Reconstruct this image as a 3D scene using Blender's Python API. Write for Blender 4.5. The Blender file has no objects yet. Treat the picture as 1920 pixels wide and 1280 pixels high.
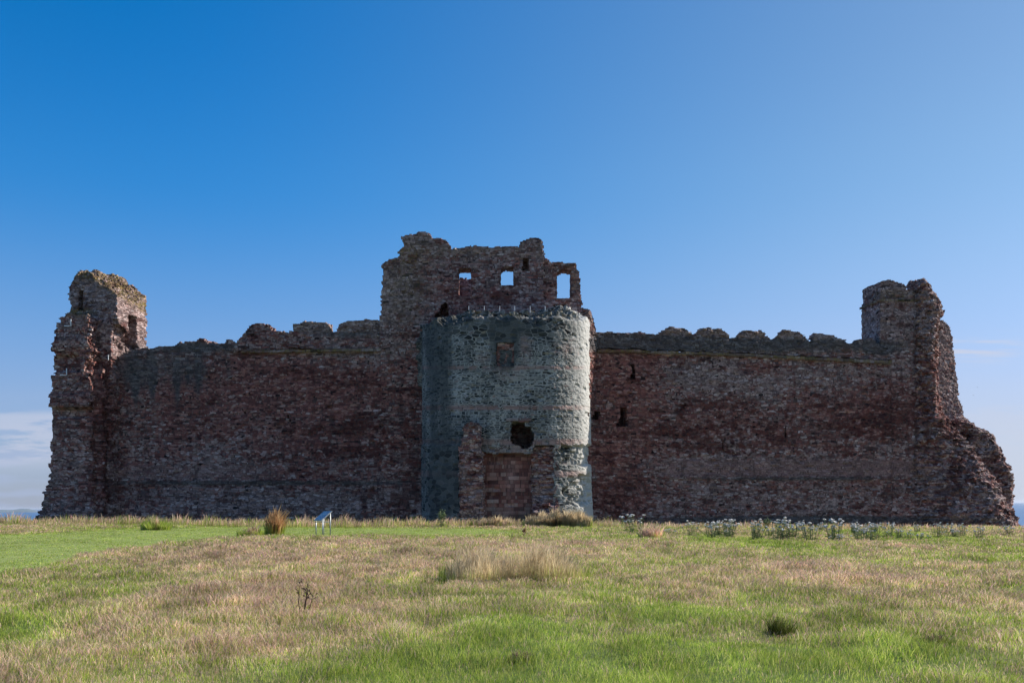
import bpy, math, random
import numpy as np
from mathutils import Vector, Matrix
random.seed(7); RNG = np.random.default_rng(11)
R = math.radians
scene = bpy.context.scene
C = scene.collection

# ------------------------------------------------------------------ camera
CAMZ = 1.6; FPX = 1867.0; HORY = 947.0; ROLL = math.atan(13/1920)
cam_d = bpy.data.cameras.new('camera'); cam = bpy.data.objects.new('camera', cam_d); C.objects.link(cam)
cam_d.sensor_width = 36; cam_d.lens = 36*FPX/1920; cam_d.clip_start = 0.1; cam_d.clip_end = 90000
cam_d.shift_y = (HORY-640)/1920
right = Vector((math.cos(ROLL), 0, -math.sin(ROLL))); up = Vector((math.sin(ROLL), 0, math.cos(ROLL)))
M = Matrix((right, up, Vector((0, -1, 0)))).transposed()
cam.matrix_world = Matrix.Translation((0, 0, CAMZ)) @ M.to_4x4()
scene.camera = cam
scene.render.resolution_x = 1024; scene.render.resolution_y = 682

# ------------------------------------------------------------------ sun and sky
SUN_EL = 37.0; SUN_BACK = 19.0      # degrees behind the wall line, coming from the right
sv = Vector((math.cos(R(SUN_EL))*math.cos(R(SUN_BACK)), math.cos(R(SUN_EL))*math.sin(R(SUN_BACK)), math.sin(R(SUN_EL))))
sd = bpy.data.lights.new('sun', 'SUN'); sd.energy = 5.0; sd.angle = R(0.5); sd.color = (1, .93, .84)
sun = bpy.data.objects.new('sun', sd); C.objects.link(sun)
sun.rotation_euler = (-sv).to_track_quat('-Z', 'Y').to_euler(); sun.location = (60, 60, 80)
scene.view_settings.view_transform = 'Standard'; scene.view_settings.look = 'None'
scene.view_settings.exposure = 0.45; scene.view_settings.gamma = 1

class NT:
    """small helper to write node trees"""
    def __init__(s, tree): s.t = tree; s.t.nodes.clear()
    def n(s, typ, ins=None, **kw):
        nd = s.t.nodes.new(typ)
        for k, v in kw.items(): setattr(nd, k, v)
        for k, v in (ins or {}).items(): s.put(nd.inputs[k], v)
        return nd
    def put(s, sock, v):
        if isinstance(v, bpy.types.NodeSocket): s.t.links.new(v, sock)
        elif isinstance(v, bpy.types.Node): s.t.links.new(v.outputs[0], sock)
        else: sock.default_value = v
    def m(s, op, a, b=0.0, c=0.0, clamp=False):
        nd = s.n('ShaderNodeMath', {0: a, 1: b, 2: c}, operation=op); nd.use_clamp = clamp
        return nd.outputs[0]
    def mix(s, f, a, b, bt='MIX'):
        nd = s.n('ShaderNodeMix', data_type='RGBA', blend_type=bt)
        s.put(nd.inputs[0], f); s.put(nd.inputs[6], a); s.put(nd.inputs[7], b)
        return nd.outputs[2]
    def fmix(s, f, a, b):
        nd = s.n('ShaderNodeMix', data_type='FLOAT')
        s.put(nd.inputs[0], f); s.put(nd.inputs[2], a); s.put(nd.inputs[3], b)
        return nd.outputs[0]
    def ramp(s, f, stops, interp='LINEAR'):
        nd = s.n('ShaderNodeValToRGB', {0: f}); cr = nd.color_ramp; cr.interpolation = interp
        while len(cr.elements) < len(stops): cr.elements.new(0.5)
        for e, (p, c) in zip(cr.elements, stops):
            e.position = p; e.color = (c if isinstance(c, tuple) else (c, c, c)) + (1,)
        return nd.outputs[0]
    def ss(s, v, a, b, t0=0.0, t1=1.0):
        nd = s.n('ShaderNodeMapRange', {0: v, 1: a, 2: b, 3: t0, 4: t1}, interpolation_type='SMOOTHSTEP')
        return nd.outputs[0]
    def xyz(s, v): return s.n('ShaderNodeSeparateXYZ', {0: v}).outputs
    def vec(s, x, y, z): return s.n('ShaderNodeCombineXYZ', {0: x, 1: y, 2: z}).outputs[0]
    def noise(s, v, sc=1.0, det=2.0, rough=.5):
        return s.n('ShaderNodeTexNoise', {'Vector': v, 'Scale': sc, 'Detail': det, 'Roughness': rough}).outputs[0]

world = bpy.data.worlds.new('World'); scene.world = world; world.use_nodes = True
w = NT(world.node_tree)
sky = w.n('ShaderNodeTexSky', sky_type='NISHITA', sun_disc=False)
sky.sun_elevation = R(SUN_EL); sky.sun_rotation = R(90-SUN_BACK)
sky.altitude = 30; sky.air_density = 1.0; sky.dust_density = 0.35; sky.ozone_density = 2.2
dirv = w.n('ShaderNodeTexCoord').outputs['Generated']
dx, dy, dz = w.xyz(dirv)
rz = w.ss(dx, -.35, .5)
hs = w.n('ShaderNodeHueSaturation', {'Saturation': w.m('MULTIPLY', w.ss(dz, .02, .30, .95, 1.47), w.fmix(rz, 1.02, .80)), 'Value': 1.0, 'Color': sky.outputs[0]})
skyc = w.mix(1.0, hs.outputs[0], w.mix(w.ss(dz, .0, .33), (.42, .49, .78, 1), w.mix(rz, (.86, .95, 1.04, 1), (.90, .88, .84, 1))), 'MULTIPLY')
# thin streaky cloud low over the sea
el = w.m('DIVIDE', dz, w.m('MAXIMUM', dy, 0.05)); az = w.m('DIVIDE', dx, w.m('MAXIMUM', dy, 0.05))
cn = w.noise(w.vec(w.m('MULTIPLY', az, 5.0), 3.3, w.m('MULTIPLY', el, 42.0)), 1.0, 5.0, .55)
cn2 = w.noise(w.vec(w.m('MULTIPLY', az, 2.2), 8.3, w.m('MULTIPLY', el, 16.0)), 1.0, 3.0, .5)
low = w.ss(el, 0.155, 0.03)
rgt = w.ss(az, -0.75, 0.45)
bank = w.m('MULTIPLY', w.ss(w.m('ADD', cn, w.m('MULTIPLY', cn2, .6)), .66, .92), low)
veil = w.m('MULTIPLY', w.m('MULTIPLY', w.ss(el, 0.20, 0.0), w.m('ADD', w.m('MULTIPLY', rgt, .65), .25)), w.ss(cn2, .15, .7, .55, 1.0))
wn = w.noise(w.vec(w.m('MULTIPLY', w.m('ADD', az, w.m('MULTIPLY', el, 1.5)), 9.0), 5.1, w.m('MULTIPLY', el, 150.0)), 1.0, 4.0, .6)
wisp = w.m('MULTIPLY', w.m('MULTIPLY', w.ss(w.m('ABSOLUTE', w.m('SUBTRACT', el, .155)), .022, 0), w.ss(w.m('ABSOLUTE', w.m('SUBTRACT', az, .462)), .07, .01)), w.ss(wn, .40, .62))
bn = w.noise(w.vec(w.m('MULTIPLY', az, 12.0), 1.7, w.m('MULTIPLY', el, 70.0)), 1.0, 5.0, .6)
puff = w.m('MULTIPLY', w.m('MULTIPLY', w.ss(el, .101, .092), w.ss(el, .030, .060)), w.m('MULTIPLY', w.ss(bn, .42, .56), w.ss(w.m('ABSOLUTE', az), .30, .42)))
puff = w.m('MULTIPLY', puff, w.ss(az, .3, -.3, .45, 1.0))
cf = w.m('MAXIMUM', w.m('MAXIMUM', w.m('MULTIPLY', bank, .75), veil), 0.0, clamp=True)
outc = w.mix(cf, skyc, w.mix(rgt, (2.5, 3.1, 4.6, 1), (4.0, 4.35, 5.1, 1)))
outc = w.mix(w.m('MAXIMUM', w.m('MULTIPLY', puff, .50), w.m('MULTIPLY', wisp, .75)), outc, (4.2, 4.35, 5.1, 1))
w.n('ShaderNodeOutputWorld', {0: w.n('ShaderNodeBackground', {0: outc, 1: 0.11})})

# ------------------------------------------------------------------ helpers
rx_, rz_ = np.array(right), np.array(up)
def ray(px, py):
    a = (px-960)/FPX; b = (HORY-py)/FPX
    return right*a + up*b + Vector((0, 1, 0))
def P(px, py, Y):
    """the point at distance Y seen at photo pixel px, py"""
    r = ray(px, py); return Vector((0, 0, CAMZ)) + r*(Y/r.y)
def project(x, y, z):
    zz = z-CAMZ; y = np.maximum(y, .5)
    a = (x*rx_[0]+zz*rx_[2])/y; b = (x*rz_[0]+zz*rz_[2])/y
    return 960+a*FPX, HORY-b*FPX
def tag(o, label=None, cat=None, group=None, kind=None):
    for k, v in (('label', label), ('category', cat), ('group', group), ('kind', kind)):
        if v: o[k] = v
    return o
def empty(name, loc=(0, 0, 0)):
    o = bpy.data.objects.new(name, None); o.location = loc; C.objects.link(o); return o
def hsh(*a):
    h = np.zeros(np.broadcast(*a).shape)
    for i, v in enumerate(a): h = h + np.asarray(v, float)*(12.9898, 78.233, 37.719, 93.989)[i]
    h = np.sin(h)*43758.5453
    return h-np.floor(h)
def vn(x, y, z=0.0, seed=0.0):
    x = np.asarray(x, float); y = np.asarray(y, float); z = np.asarray(z, float)
    x, y, z = np.broadcast_arrays(x, y, z)
    xi, yi, zi = np.floor(x), np.floor(y), np.floor(z); fx, fy, fz = x-xi, y-yi, z-zi
    fx = fx*fx*(3-2*fx); fy = fy*fy*(3-2*fy); fz = fz*fz*(3-2*fz)
    r = 0
    for i in (0, 1):
        for j in (0, 1):
            for k in (0, 1):
                r = r + hsh(xi+i, yi+j, zi+k, seed)*(fx if i else 1-fx)*(fy if j else 1-fy)*(fz if k else 1-fz)
    return r
def fbm(x, y, z=0.0, seed=0.0, o=3):
    r = 0; a = .5; s = 0
    for i in range(o):
        r = r+a*vn(np.asarray(x)*2**i, np.asarray(y)*2**i, np.asarray(z)*2**i, seed+i*3.1); s += a; a *= .5
    return r/s
def sst(v, a, b):
    t = np.clip((v-a)/(b-a), 0, 1); return t*t*(3-2*t)
def inpoly(u, z, poly):
    r = np.zeros(np.broadcast(u, z).shape, bool); n = len(poly)
    for i in range(n):
        (x1, y1), (x2, y2) = poly[i], poly[(i+1) % n]
        if y1 == y2: continue
        c = ((y1 > z) != (y2 > z)) & (u < (x2-x1)*(z-y1)/(y2-y1)+x1)
        r ^= c
    return r
def mesh_obj(name, V, faces, mat, parent=None, attrs=None, smooth=False, loops=None):
    """V (n,3); faces (m,4) or (m,3) array or list of such arrays"""
    if not isinstance(faces, list): faces = [faces]
    me = bpy.data.meshes.new(name); V = np.asarray(V, np.float32)
    me.vertices.add(len(V)); me.vertices.foreach_set('co', V.ravel())
    li = np.concatenate([f.ravel() for f in faces]).astype(np.int32)
    tot = np.concatenate([np.full(len(f), f.shape[1]) for f in faces]).astype(np.int32)
    st = np.concatenate([[0], np.cumsum(tot)[:-1]]).astype(np.int32)
    me.loops.add(len(li)); me.loops.foreach_set('vertex_index', li)
    me.polygons.add(len(tot)); me.polygons.foreach_set('loop_start', st)
    me.polygons.foreach_set('loop_total', tot)
    me.polygons.foreach_set('use_smooth', np.full(len(tot), smooth))
    for k, (typ, val) in (attrs or {}).items():
        at = me.attributes.new(k, typ, 'POINT')
        at.data.foreach_set('color' if 'COLOR' in typ else 'vector', np.asarray(val, np.float32).ravel())
    me.update(calc_edges=True); me.validate()
    o = bpy.data.objects.new(name, me); C.objects.link(o); me.materials.append(mat)
    if parent:
        o.parent = parent; o.matrix_parent_inverse = Matrix.Translation(-parent.location)
    return o
class MB:
    """collects plain shapes"""
    def __init__(s): s.v = []; s.f = []
    def add(s, vs, fs):
        n = len(s.v); s.v += [tuple(v) for v in vs]; s.f += [tuple(i+n for i in f) for f in fs]
    def obox(s, c, ax, ay, az):
        c, ax, ay, az = map(Vector, (c, ax, ay, az))
        vs = [c+ax*i+ay*j+az*k for i in (-1, 1) for j in (-1, 1) for k in (-1, 1)]
        s.add(vs, [(0, 1, 3, 2), (4, 6, 7, 5), (0, 4, 5, 1), (2, 3, 7, 6), (0, 2, 6, 4), (1, 5, 7, 3)])
    def tube(s, a, b, r0, r1=None, n=6):
        a, b = Vector(a), Vector(b); r1 = r0 if r1 is None else r1
        d = (b-a).normalized(); x = d.orthogonal().normalized(); y = d.cross(x)
        vs = []
        for p, r in ((a, r0), (b, r1)):
            vs += [p+(x*math.cos(2*math.pi*i/n)+y*math.sin(2*math.pi*i/n))*r for i in range(n)]
        s.add(vs, [(i, (i+1) % n, n+(i+1) % n, n+i) for i in range(n)]+[tuple(range(n))[::-1], tuple(range(n, 2*n))])
    def leaf(s, p, d, wdt, ln, sag=.2):
        p = Vector(p); d = Vector(d).normalized(); sd_ = d.cross(Vector((0, 0, 1)))
        sd_ = sd_.normalized() if sd_.length > .01 else Vector((1, 0, 0))
        m_ = p+d*ln*.55; t = p+d*ln-Vector((0, 0, sag*ln))
        s.add([p, m_+sd_*wdt/2, t, m_-sd_*wdt/2], [(0, 1, 2, 3)])
    def ball(s, c, r, n=6, sq=1.0):
        c = Vector(c); vs = [c+Vector((0, 0, r*sq))]
        for k in (1, 2, 3):
            ph = math.pi*k/4
            vs += [c+Vector((r*math.sin(ph)*math.cos(2*math.pi*i/n), r*math.sin(ph)*math.sin(2*math.pi*i/n), r*sq*math.cos(ph))) for i in range(n)]
        vs.append(c-Vector((0, 0, r*sq))); fs = []
        for i in range(n):
            j = (i+1) % n; fs.append((0, 1+i, 1+j))
            for k in range(2): fs.append((1+k*n+i, 1+(k+1)*n+i, 1+(k+1)*n+j, 1+k*n+j))
            fs.append((1+2*n+i, len(vs)-1, 1+2*n+j))
        s.add(vs, fs)
    def build(s, name, mat, parent=None, smooth=False):
        me = bpy.data.meshes.new(name)
        off = Vector(parent.location) if parent else Vector((0, 0, 0))
        me.from_pydata([tuple(Vector(v)-off) for v in s.v], [], s.f); me.materials.append(mat); me.update()
        if smooth: me.polygons.foreach_set('use_smooth', [True]*len(me.polygons))
        o = bpy.data.objects.new(name, me); C.objects.link(o)
        if parent: o.parent = parent
        return o

# ------------------------------------------------------------------ materials
def new_mat(name):
    m = bpy.data.materials.new(name); m.use_nodes = True; return m, NT(m.node_tree)
def finish(t, col, rough=.9, height=None, bs=.6, bd=.05, spec=.2):
    ins = {'Base Color': col, 'Roughness': rough, 'Specular IOR Level': spec}
    if height is not None:
        ins['Normal'] = t.n('ShaderNodeBump', {'Strength': bs, 'Distance': bd, 'Height': height}).outputs[0]
    b = t.n('ShaderNodeBsdfPrincipled', ins); t.n('ShaderNodeOutputMaterial', {0: b})
def simple(name, col, rough=.6, metal=0.0, var=.25, sc=8.0):
    m, t = new_mat(name)
    g = t.n('ShaderNodeNewGeometry').outputs['Position']
    nz = t.noise(g, sc, 3.0)
    c = t.mix(nz, tuple(x*(1-var) for x in col)+(1,), tuple(min(1, x*(1+var)) for x in col)+(1,))
    b = t.n('ShaderNodeBsdfPrincipled', {'Base Color': c, 'Roughness': rough, 'Metallic': metal})
    t.n('ShaderNodeOutputMaterial', {0: b}); return m
def courses(t, u, d, z, h, wd, wob=1.0):
    """coursed rubble: random value, second random value, joint distance (0 in joint)"""
    n1 = t.noise(t.vec(t.m('MULTIPLY', u, .3), d, t.m('MULTIPLY', z, .9)), 1.0, 2.0)
    n2 = t.noise(t.vec(t.m('MULTIPLY', u, 2.4), d, t.m('MULTIPLY', z, 3.0)), 1.0, 1.0)
    zz = t.m('ADD', z, t.m('ADD', t.m('MULTIPLY', n1, .55*wob), t.m('MULTIPLY', n2, .12*wob)))
    q = t.m('DIVIDE', zz, h); row = t.m('FLOOR', q); fz = t.m('SUBTRACT', q, row)
    rr = t.n('ShaderNodeTexWhiteNoise', {'W': row}, noise_dimensions='1D').outputs[0]
    s = t.m('DIVIDE', t.m('ADD', t.m('MULTIPLY', rr, .9), .55), wd)
    uu = t.m('ADD', t.m('MULTIPLY', t.m('ADD', u, t.m('MULTIPLY', n2, .15*wob)), s), t.m('MULTIPLY', rr, 913.0))
    v = t.vec(uu, t.m('MULTIPLY', d, s), t.m('MULTIPLY', row, 7.31))
    vo = t.n('ShaderNodeTexVoronoi', {'Vector': v, 'Scale': 1.0, 'Randomness': .9}, feature='F1')
    ed = t.n('ShaderNodeTexVoronoi', {'Vector': v, 'Scale': 1.0, 'Randomness': .9}, feature='DISTANCE_TO_EDGE').outputs[0]
    r_, g_, b_ = t.n('ShaderNodeSeparateColor', {0: vo.outputs['Color']}).outputs
    ez = t.m('MULTIPLY', t.m('MINIMUM', fz, t.m('SUBTRACT', 1.0, fz)), h)
    j = t.m('MINIMUM', t.m('MULTIPLY', ed, wd), ez)
    t.rr = t.m('FRACT', t.m('MULTIPLY', rr, 17.3))
    return r_, g_, j
def rubble(t, u, d, z, su, sz):
    v = t.vec(t.m('MULTIPLY', u, su), t.m('MULTIPLY', d, su), t.m('MULTIPLY', z, sz))
    nz = t.n('ShaderNodeTexNoise', {'Vector': v, 'Scale': .9, 'Detail': 2.0}).outputs['Color']
    v = t.n('ShaderNodeVectorMath', {0: v, 1: t.n('ShaderNodeVectorMath', {0: nz, 1: (.5, .5, .5)}, operation='MULTIPLY').outputs[0]}, operation='ADD').outputs[0]
    vo = t.n('ShaderNodeTexVoronoi', {'Vector': v, 'Scale': 1.0, 'Randomness': .85}, feature='F1')
    ed = t.n('ShaderNodeTexVoronoi', {'Vector': v, 'Scale': 1.0, 'Randomness': .85}, feature='DISTANCE_TO_EDGE').outputs[0]
    r_, g_, b_ = t.n('ShaderNodeSeparateColor', {0: vo.outputs['Color']}).outputs
    return r_, g_, t.m('MULTIPLY', ed, .3)
def sandstone(name, bright=1.0, h=.152, wd=.37, ashlar=False):
    m, t = new_mat(name)
    u, d, z = t.xyz(t.n('ShaderNodeAttribute', attribute_name='sc').outputs['Vector'])
    zn = t.n('ShaderNodeAttribute', attribute_name='zone')
    zr, zd, zp = t.n('ShaderNodeSeparateColor', {0: zn.outputs['Color']}).outputs; zl = zn.outputs['Alpha']
    a1, a2, aj = courses(t, u, d, z, h, wd, .25 if ashlar else 1.0)
    b1, b2, bj = rubble(t, u, d, z, 3.2, 6.5)
    p3 = t.vec(u, d, z)
    big = t.noise(p3, .45, 3.0)
    mk = t.ss(big, .50, .56) if not ashlar else 0.0
    v1, v2, j = t.fmix(mk, a1, b1), t.fmix(mk, a2, b2), t.fmix(mk, aj, bj)
    k = bright
    grey = t.ramp(v1, [(0, (.02*k, .015*k, .015*k)), (.035, (.14*k, .10*k, .10*k)), (.22, (.215*k, .147*k, .132*k)), (.5, (.285*k, .198*k, .18*k)), (.8, (.365*k, .268*k, .245*k)), (.95, (.42*k, .33*k, .31*k)), (1, (.48*k, .40*k, .375*k))])
    red = t.ramp(v1, [(0, (.02*k, .01*k, .01*k)), (.04, (.09*k, .037*k, .037*k)), (.3, (.18*k, .066*k, .056*k)), (.6, (.255*k, .102*k, .083*k)), (.88, (.32*k, .165*k, .135*k)), (1, (.38*k, .27*k, .24*k))])
    fine = t.noise(p3, 1.6, 4.0, .6)
    rf = t.m('ADD', t.m('MULTIPLY', zr, 1.0), t.m('MULTIPLY', t.m('SUBTRACT', fine, .5), 1.2))
    rf = t.m('ADD', rf, t.m('MULTIPLY', t.m('SUBTRACT', v2, .5), .55))
    rf = t.ss(rf, .25, .70)
    c = t.mix(rf, grey, red)
    pink = t.ramp(v1, [(0, (.27, .15, .14)), (.5, (.34, .205, .185)), (1, (.42, .28, .25))])
    c = t.mix(t.m('MAXIMUM', zp, 0.0), c, pink)
    c = t.mix(t.ss(t.m('ADD', t.m('MULTIPLY', zp, -1.0), t.m('MULTIPLY', t.m('SUBTRACT', fine, .5), 1.4)), .18, .42), c, t.mix(1.0, c, (.50, .38, .37, 1), 'MULTIPLY'))
    # lichen and moss
    lf = t.m('MULTIPLY', zl, t.ss(t.noise(p3, 3.2, 4.0, .65), .36, .62))
    c = t.mix(lf, c, t.mix(v2, (.30, .20, .06, 1), (.17, .15, .06, 1)))
    # streaks of dark algae, stretched downwards, plus shade painted along the wall foot
    st = t.noise(t.vec(t.m('MULTIPLY', u, 1.5), t.m('MULTIPLY', d, 1.5), t.m('MULTIPLY', z, .18)), 1.0, 4.0, .6)
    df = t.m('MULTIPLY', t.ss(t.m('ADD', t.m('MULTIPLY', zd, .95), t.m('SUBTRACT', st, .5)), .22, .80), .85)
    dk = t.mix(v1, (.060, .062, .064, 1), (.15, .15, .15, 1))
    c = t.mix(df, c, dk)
    gr = t.noise(p3, 14.0, 3.0, .6)
    c = t.mix(1.0, c, t.ramp(gr, [(.25, .72), (.75, 1.22)]), 'MULTIPLY')
    c = t.mix(t.m('SUBTRACT', 1.0, mk) if not ashlar else 1.0, c, t.mix(1.0, c, t.ramp(t.rr, [(0, .80), (1, 1.16)]), 'MULTIPLY'))
    med = t.noise(t.vec(t.m('MULTIPLY', u, .9), d, t.m('MULTIPLY', z, 1.7)), 1.0, 3.0, .6)
    c = t.mix(1.0, c, t.ramp(med, [(.3, .70), (.68, 1.25)]), 'MULTIPLY')
    jm = t.ss(j, .004, .026 if not ashlar else .012)
    jn = t.noise(p3, 2.2, 2.0)
    c = t.mix(t.m('MULTIPLY', t.m('SUBTRACT', 1.0, jm), t.ss(jn, .3, .6, .35, .85)), c, (.08, .055, .05, 1))
    hh = t.m('ADD', t.m('MULTIPLY', jm, .55), t.m('ADD', t.m('MULTIPLY', v2, .7), t.m('MULTIPLY', gr, .35)))
    finish(t, c, .92, hh, .9, .07)
    return m
def greenstone(name):
    m, t = new_mat(name)
    u, d, z = t.xyz(t.n('ShaderNodeAttribute', attribute_name='sc').outputs['Vector'])
    zn = t.n('ShaderNodeAttribute', attribute_name='zone')
    zr, zd, zp = t.n('ShaderNodeSeparateColor', {0: zn.outputs['Color']}).outputs; zl = zn.outputs['Alpha']
    r1, r2, rj = rubble(t, u, d, z, 2.6, 6.0)
    k1, k2, kj = courses(t, u, d, z, .19, .42, 1.3)
    mk = t.ss(t.noise(t.vec(t.m('MULTIPLY', u, .6), d, t.m('MULTIPLY', z, .6)), 1.0, 4.0, .6), .47, .55)
    a1, a2, aj = t.fmix(mk, k1, r1), t.fmix(mk, k2, r2), t.fmix(mk, t.m('MULTIPLY', kj, 1.0), rj)
    b1, b2, bj = rubble(t, u, d, z, 1.7, 3.1)
    p3 = t.vec(u, d, z)
    big = t.ss(zp, .4, .6)
    v1, v2 = t.fmix(big, a1, b1), t.fmix(big, a2, b2)
    j = t.fmix(big, aj, t.m('MULTIPLY', bj, 1.5))
    stone = t.ramp(v1, [(0, (.020, .022, .022)), (.3, (.060, .065, .063)), (.55, (.138, .141, .133)), (.9, (.205, .203, .188)), (1, (.28, .20, .18))])
    mor = t.mix(t.noise(p3, 6.0, 3.0), (.21, .212, .198, 1), (.46, .455, .42, 1))
    # weathered zones where the mortar spreads over the stones; extra at right brightens the sunlit edge
    flush = t.noise(t.vec(t.m('MULTIPLY', u, .8), d, t.m('MULTIPLY', z, .22)), 1.0, 4.0, .6)
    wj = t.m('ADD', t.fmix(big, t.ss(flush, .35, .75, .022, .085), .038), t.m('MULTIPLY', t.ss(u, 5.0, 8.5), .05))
    jm = t.ss(j, t.m('MULTIPLY', wj, .4), wj)
    c = t.mix(jm, mor, stone)
    pt = t.noise(t.vec(t.m('MULTIPLY', u, .7), d, t.m('MULTIPLY', z, .9)), 1.0, 4.0, .6)
    c = t.mix(1.0, c, t.ramp(pt, [(.32, .66), (.66, 1.25)]), 'MULTIPLY')
    q1, q2, qj = courses(t, u, d, z, .34, .9, .15)
    pk = t.mix(q1, (.24, .145, .13, 1), (.38, .27, .24, 1))
    pk = t.mix(t.ss(qj, .003, .015), (.11, .08, .075, 1), pk)
    c = t.mix(t.m('MULTIPLY', zr, t.ss(t.noise(p3, 1.3, 3.0), .30, .5)), c, pk)
    st = t.noise(t.vec(t.m('MULTIPLY', u, 1.3), 2.0, t.m('MULTIPLY', z, .14)), 1.0, 4.0, .6)
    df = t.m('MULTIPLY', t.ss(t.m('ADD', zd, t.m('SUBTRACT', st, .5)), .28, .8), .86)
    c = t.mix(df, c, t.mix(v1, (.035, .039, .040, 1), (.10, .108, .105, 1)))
    c = t.mix(t.m('MULTIPLY', zl, t.ss(t.noise(p3, 3.0, 4.0, .65), .5, .66)), c, (.26, .19, .08, 1))
    gr = t.noise(p3, 13.0, 3.0, .6)
    c = t.mix(1.0, c, t.ramp(gr, [(.25, .75), (.75, 1.2)]), 'MULTIPLY')
    hh = t.m('ADD', t.m('MULTIPLY', jm, .45), t.m('ADD', t.m('MULTIPLY', v2, .35), t.m('MULTIPLY', gr, .5)))
    c = t.mix(t.m('MULTIPLY', t.ss(u, 5.2, 8.0), .78), c, t.mix(t.noise(p3, 5.0, 4.0, .6), (.42, .41, .38, 1), (.76, .75, .70, 1)))  # sunlight painted into the colour: paler toward the tower's lit right edge
    finish(t, c, .9, hh, .55, .05)
    return m
M_RED = sandstone('red_sandstone', 1.2)
M_PALE = sandstone('grey_pink_sandstone', 1.28, .145, .33)
M_ASH = sandstone('ashlar_sandstone', .9, .42, .85, True)
M_DOOR = sandstone('door_blocking_sandstone', .9, .31, .55, True)
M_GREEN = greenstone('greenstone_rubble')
M_STEEL = simple('galvanised_steel', (.42, .44, .44), .45, .6)
M_WHITE = simple('white_painted_metal', (.72, .74, .75), .5)

# ------------------------------------------------------------------ colour zones on the stone, in photo pixels
def blob(px, py, L):
    r = np.zeros(px.shape)
    for (x, y, sx, sy, a) in L: r += a*np.exp(-((px-x)/sx)**2-((py-y)/sy)**2)
    return r
def band(v, a, b, s): return sst(v, a-s, a+s)*(1-sst(v, b-s, b+s))
RED = [(560, 730, 130, 55, .9), (460, 690, 20, 30, .5), (700, 720, 30, 20, .4), (330, 800, 20, 60, .4), (1420, 690, 60, 20, .3), (1300, 700, 120, 40, -.35), (680, 860, 120, 20, -.3), (560, 940, 200, 20, -.35), (1400, 870, 200, 20, -.2), (800, 660, 45, 90, .25), (740, 560, 60, 60, -.15), (620, 840, 150, 60, .45), (350, 740, 110, 60, .4), (1180, 680, 80, 70, .8), (1150, 850, 70, 150, .5),
       (1640, 770, 110, 45, .6), (1350, 790, 150, 60, .3), (1500, 620, 300, 30, -.3), (930, 545, 90, 35, .35), (840, 560, 60, 40, .25), (1050, 550, 40, 40, .25), (200, 780, 30, 160, .5),
       (1500, 720, 200, 40, -.1), (1780, 690, 22, 90, .8), (320, 930, 130, 30, -.1), (130, 800, 60, 200, .02), (1300, 560, 900, 60, -.15), (1150, 640, 60, 20, -.5)]
DARK = [(255, 730, 6, 60, .5), (285, 715, 8, 55, .55), (332, 735, 7, 60, .6), (352, 700, 5, 40, .4), (372, 720, 6, 60, .5), (430, 700, 7, 40, .3), (640, 690, 6, 40, .3), (1270, 700, 7, 45, .3), (1460, 720, 7, 50, .3), (1575, 730, 8, 60, .3), (1700, 760, 7, 90, .35), (330, 690, 120, 45, .55), (250, 700, 40, 50, .45), (620, 622, 60, 14, .75), (380, 650, 100, 10, .7), (690, 622, 40, 20, .55), (1400, 645, 320, 17, 1.0), (1180, 640, 90, 20, .7), (1620, 690, 60, 25, .3),
        (770, 520, 60, 50, .15), (1750, 560, 30, 60, .45), (1850, 900, 90, 110, .2), (860, 900, 30, 110, .2), (850, 505, 40, 40, .2), (1000, 560, 160, 40, .15), (130, 960, 120, 25, .4), (500, 905, 400, 6, .9), (1500, 897, 260, 5, .8), (640, 970, 420, 14, .5), (1520, 974, 330, 9, 1.1), (1650, 655, 30, 12, .8)]  # wall-foot blob at right paints in the dark shade and growth along the base
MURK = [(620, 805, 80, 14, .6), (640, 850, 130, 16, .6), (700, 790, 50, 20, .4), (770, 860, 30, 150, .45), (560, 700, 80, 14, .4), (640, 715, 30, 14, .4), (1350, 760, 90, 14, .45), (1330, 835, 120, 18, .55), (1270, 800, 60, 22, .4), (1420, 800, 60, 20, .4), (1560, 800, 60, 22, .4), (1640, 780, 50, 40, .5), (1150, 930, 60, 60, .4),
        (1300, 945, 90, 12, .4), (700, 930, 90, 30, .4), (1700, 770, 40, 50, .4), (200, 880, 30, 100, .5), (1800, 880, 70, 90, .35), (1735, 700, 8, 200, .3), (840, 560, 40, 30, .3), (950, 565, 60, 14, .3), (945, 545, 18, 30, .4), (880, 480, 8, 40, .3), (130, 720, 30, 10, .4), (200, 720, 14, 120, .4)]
PINK = [(0, 0, 1, 1, 0)]
def zone_sand(px, py, P3):
    z = np.zeros((len(px), 4), np.float32)
    z[:, 0] = np.clip(.41+blob(px, py, RED)+.6*(fbm(px/60, py/30, 0, 3)-.5), 0, 1)
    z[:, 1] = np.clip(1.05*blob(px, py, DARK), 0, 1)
    pk = band(py, 862, 893, 4)*band(px, 1235, 1742, 25)*.85 + band(py, 872, 898, 4)*band(px, 205, 520, 20)*.5
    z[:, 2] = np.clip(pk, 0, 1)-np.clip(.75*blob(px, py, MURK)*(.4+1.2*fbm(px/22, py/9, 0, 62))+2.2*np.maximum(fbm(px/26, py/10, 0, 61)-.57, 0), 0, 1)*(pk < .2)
    z[:, 3] = np.clip(blob(px, py, [(760, 520, 40, 90, .5), (1080, 500, 40, 60, .35), (850, 470, 200, 14, .4), (1400, 655, 330, 8, .5), (580, 660, 150, 6, .6), (1680, 555, 60, 12, .5)]), 0, 1)
    return z
def zone_string(px, py, P3):
    z = zone_sand(px, py, P3); z[:, 0] -= .3; z[:, 1] = .15; z[:, 2] = 0; z[:, 3] = .75; return z
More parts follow.
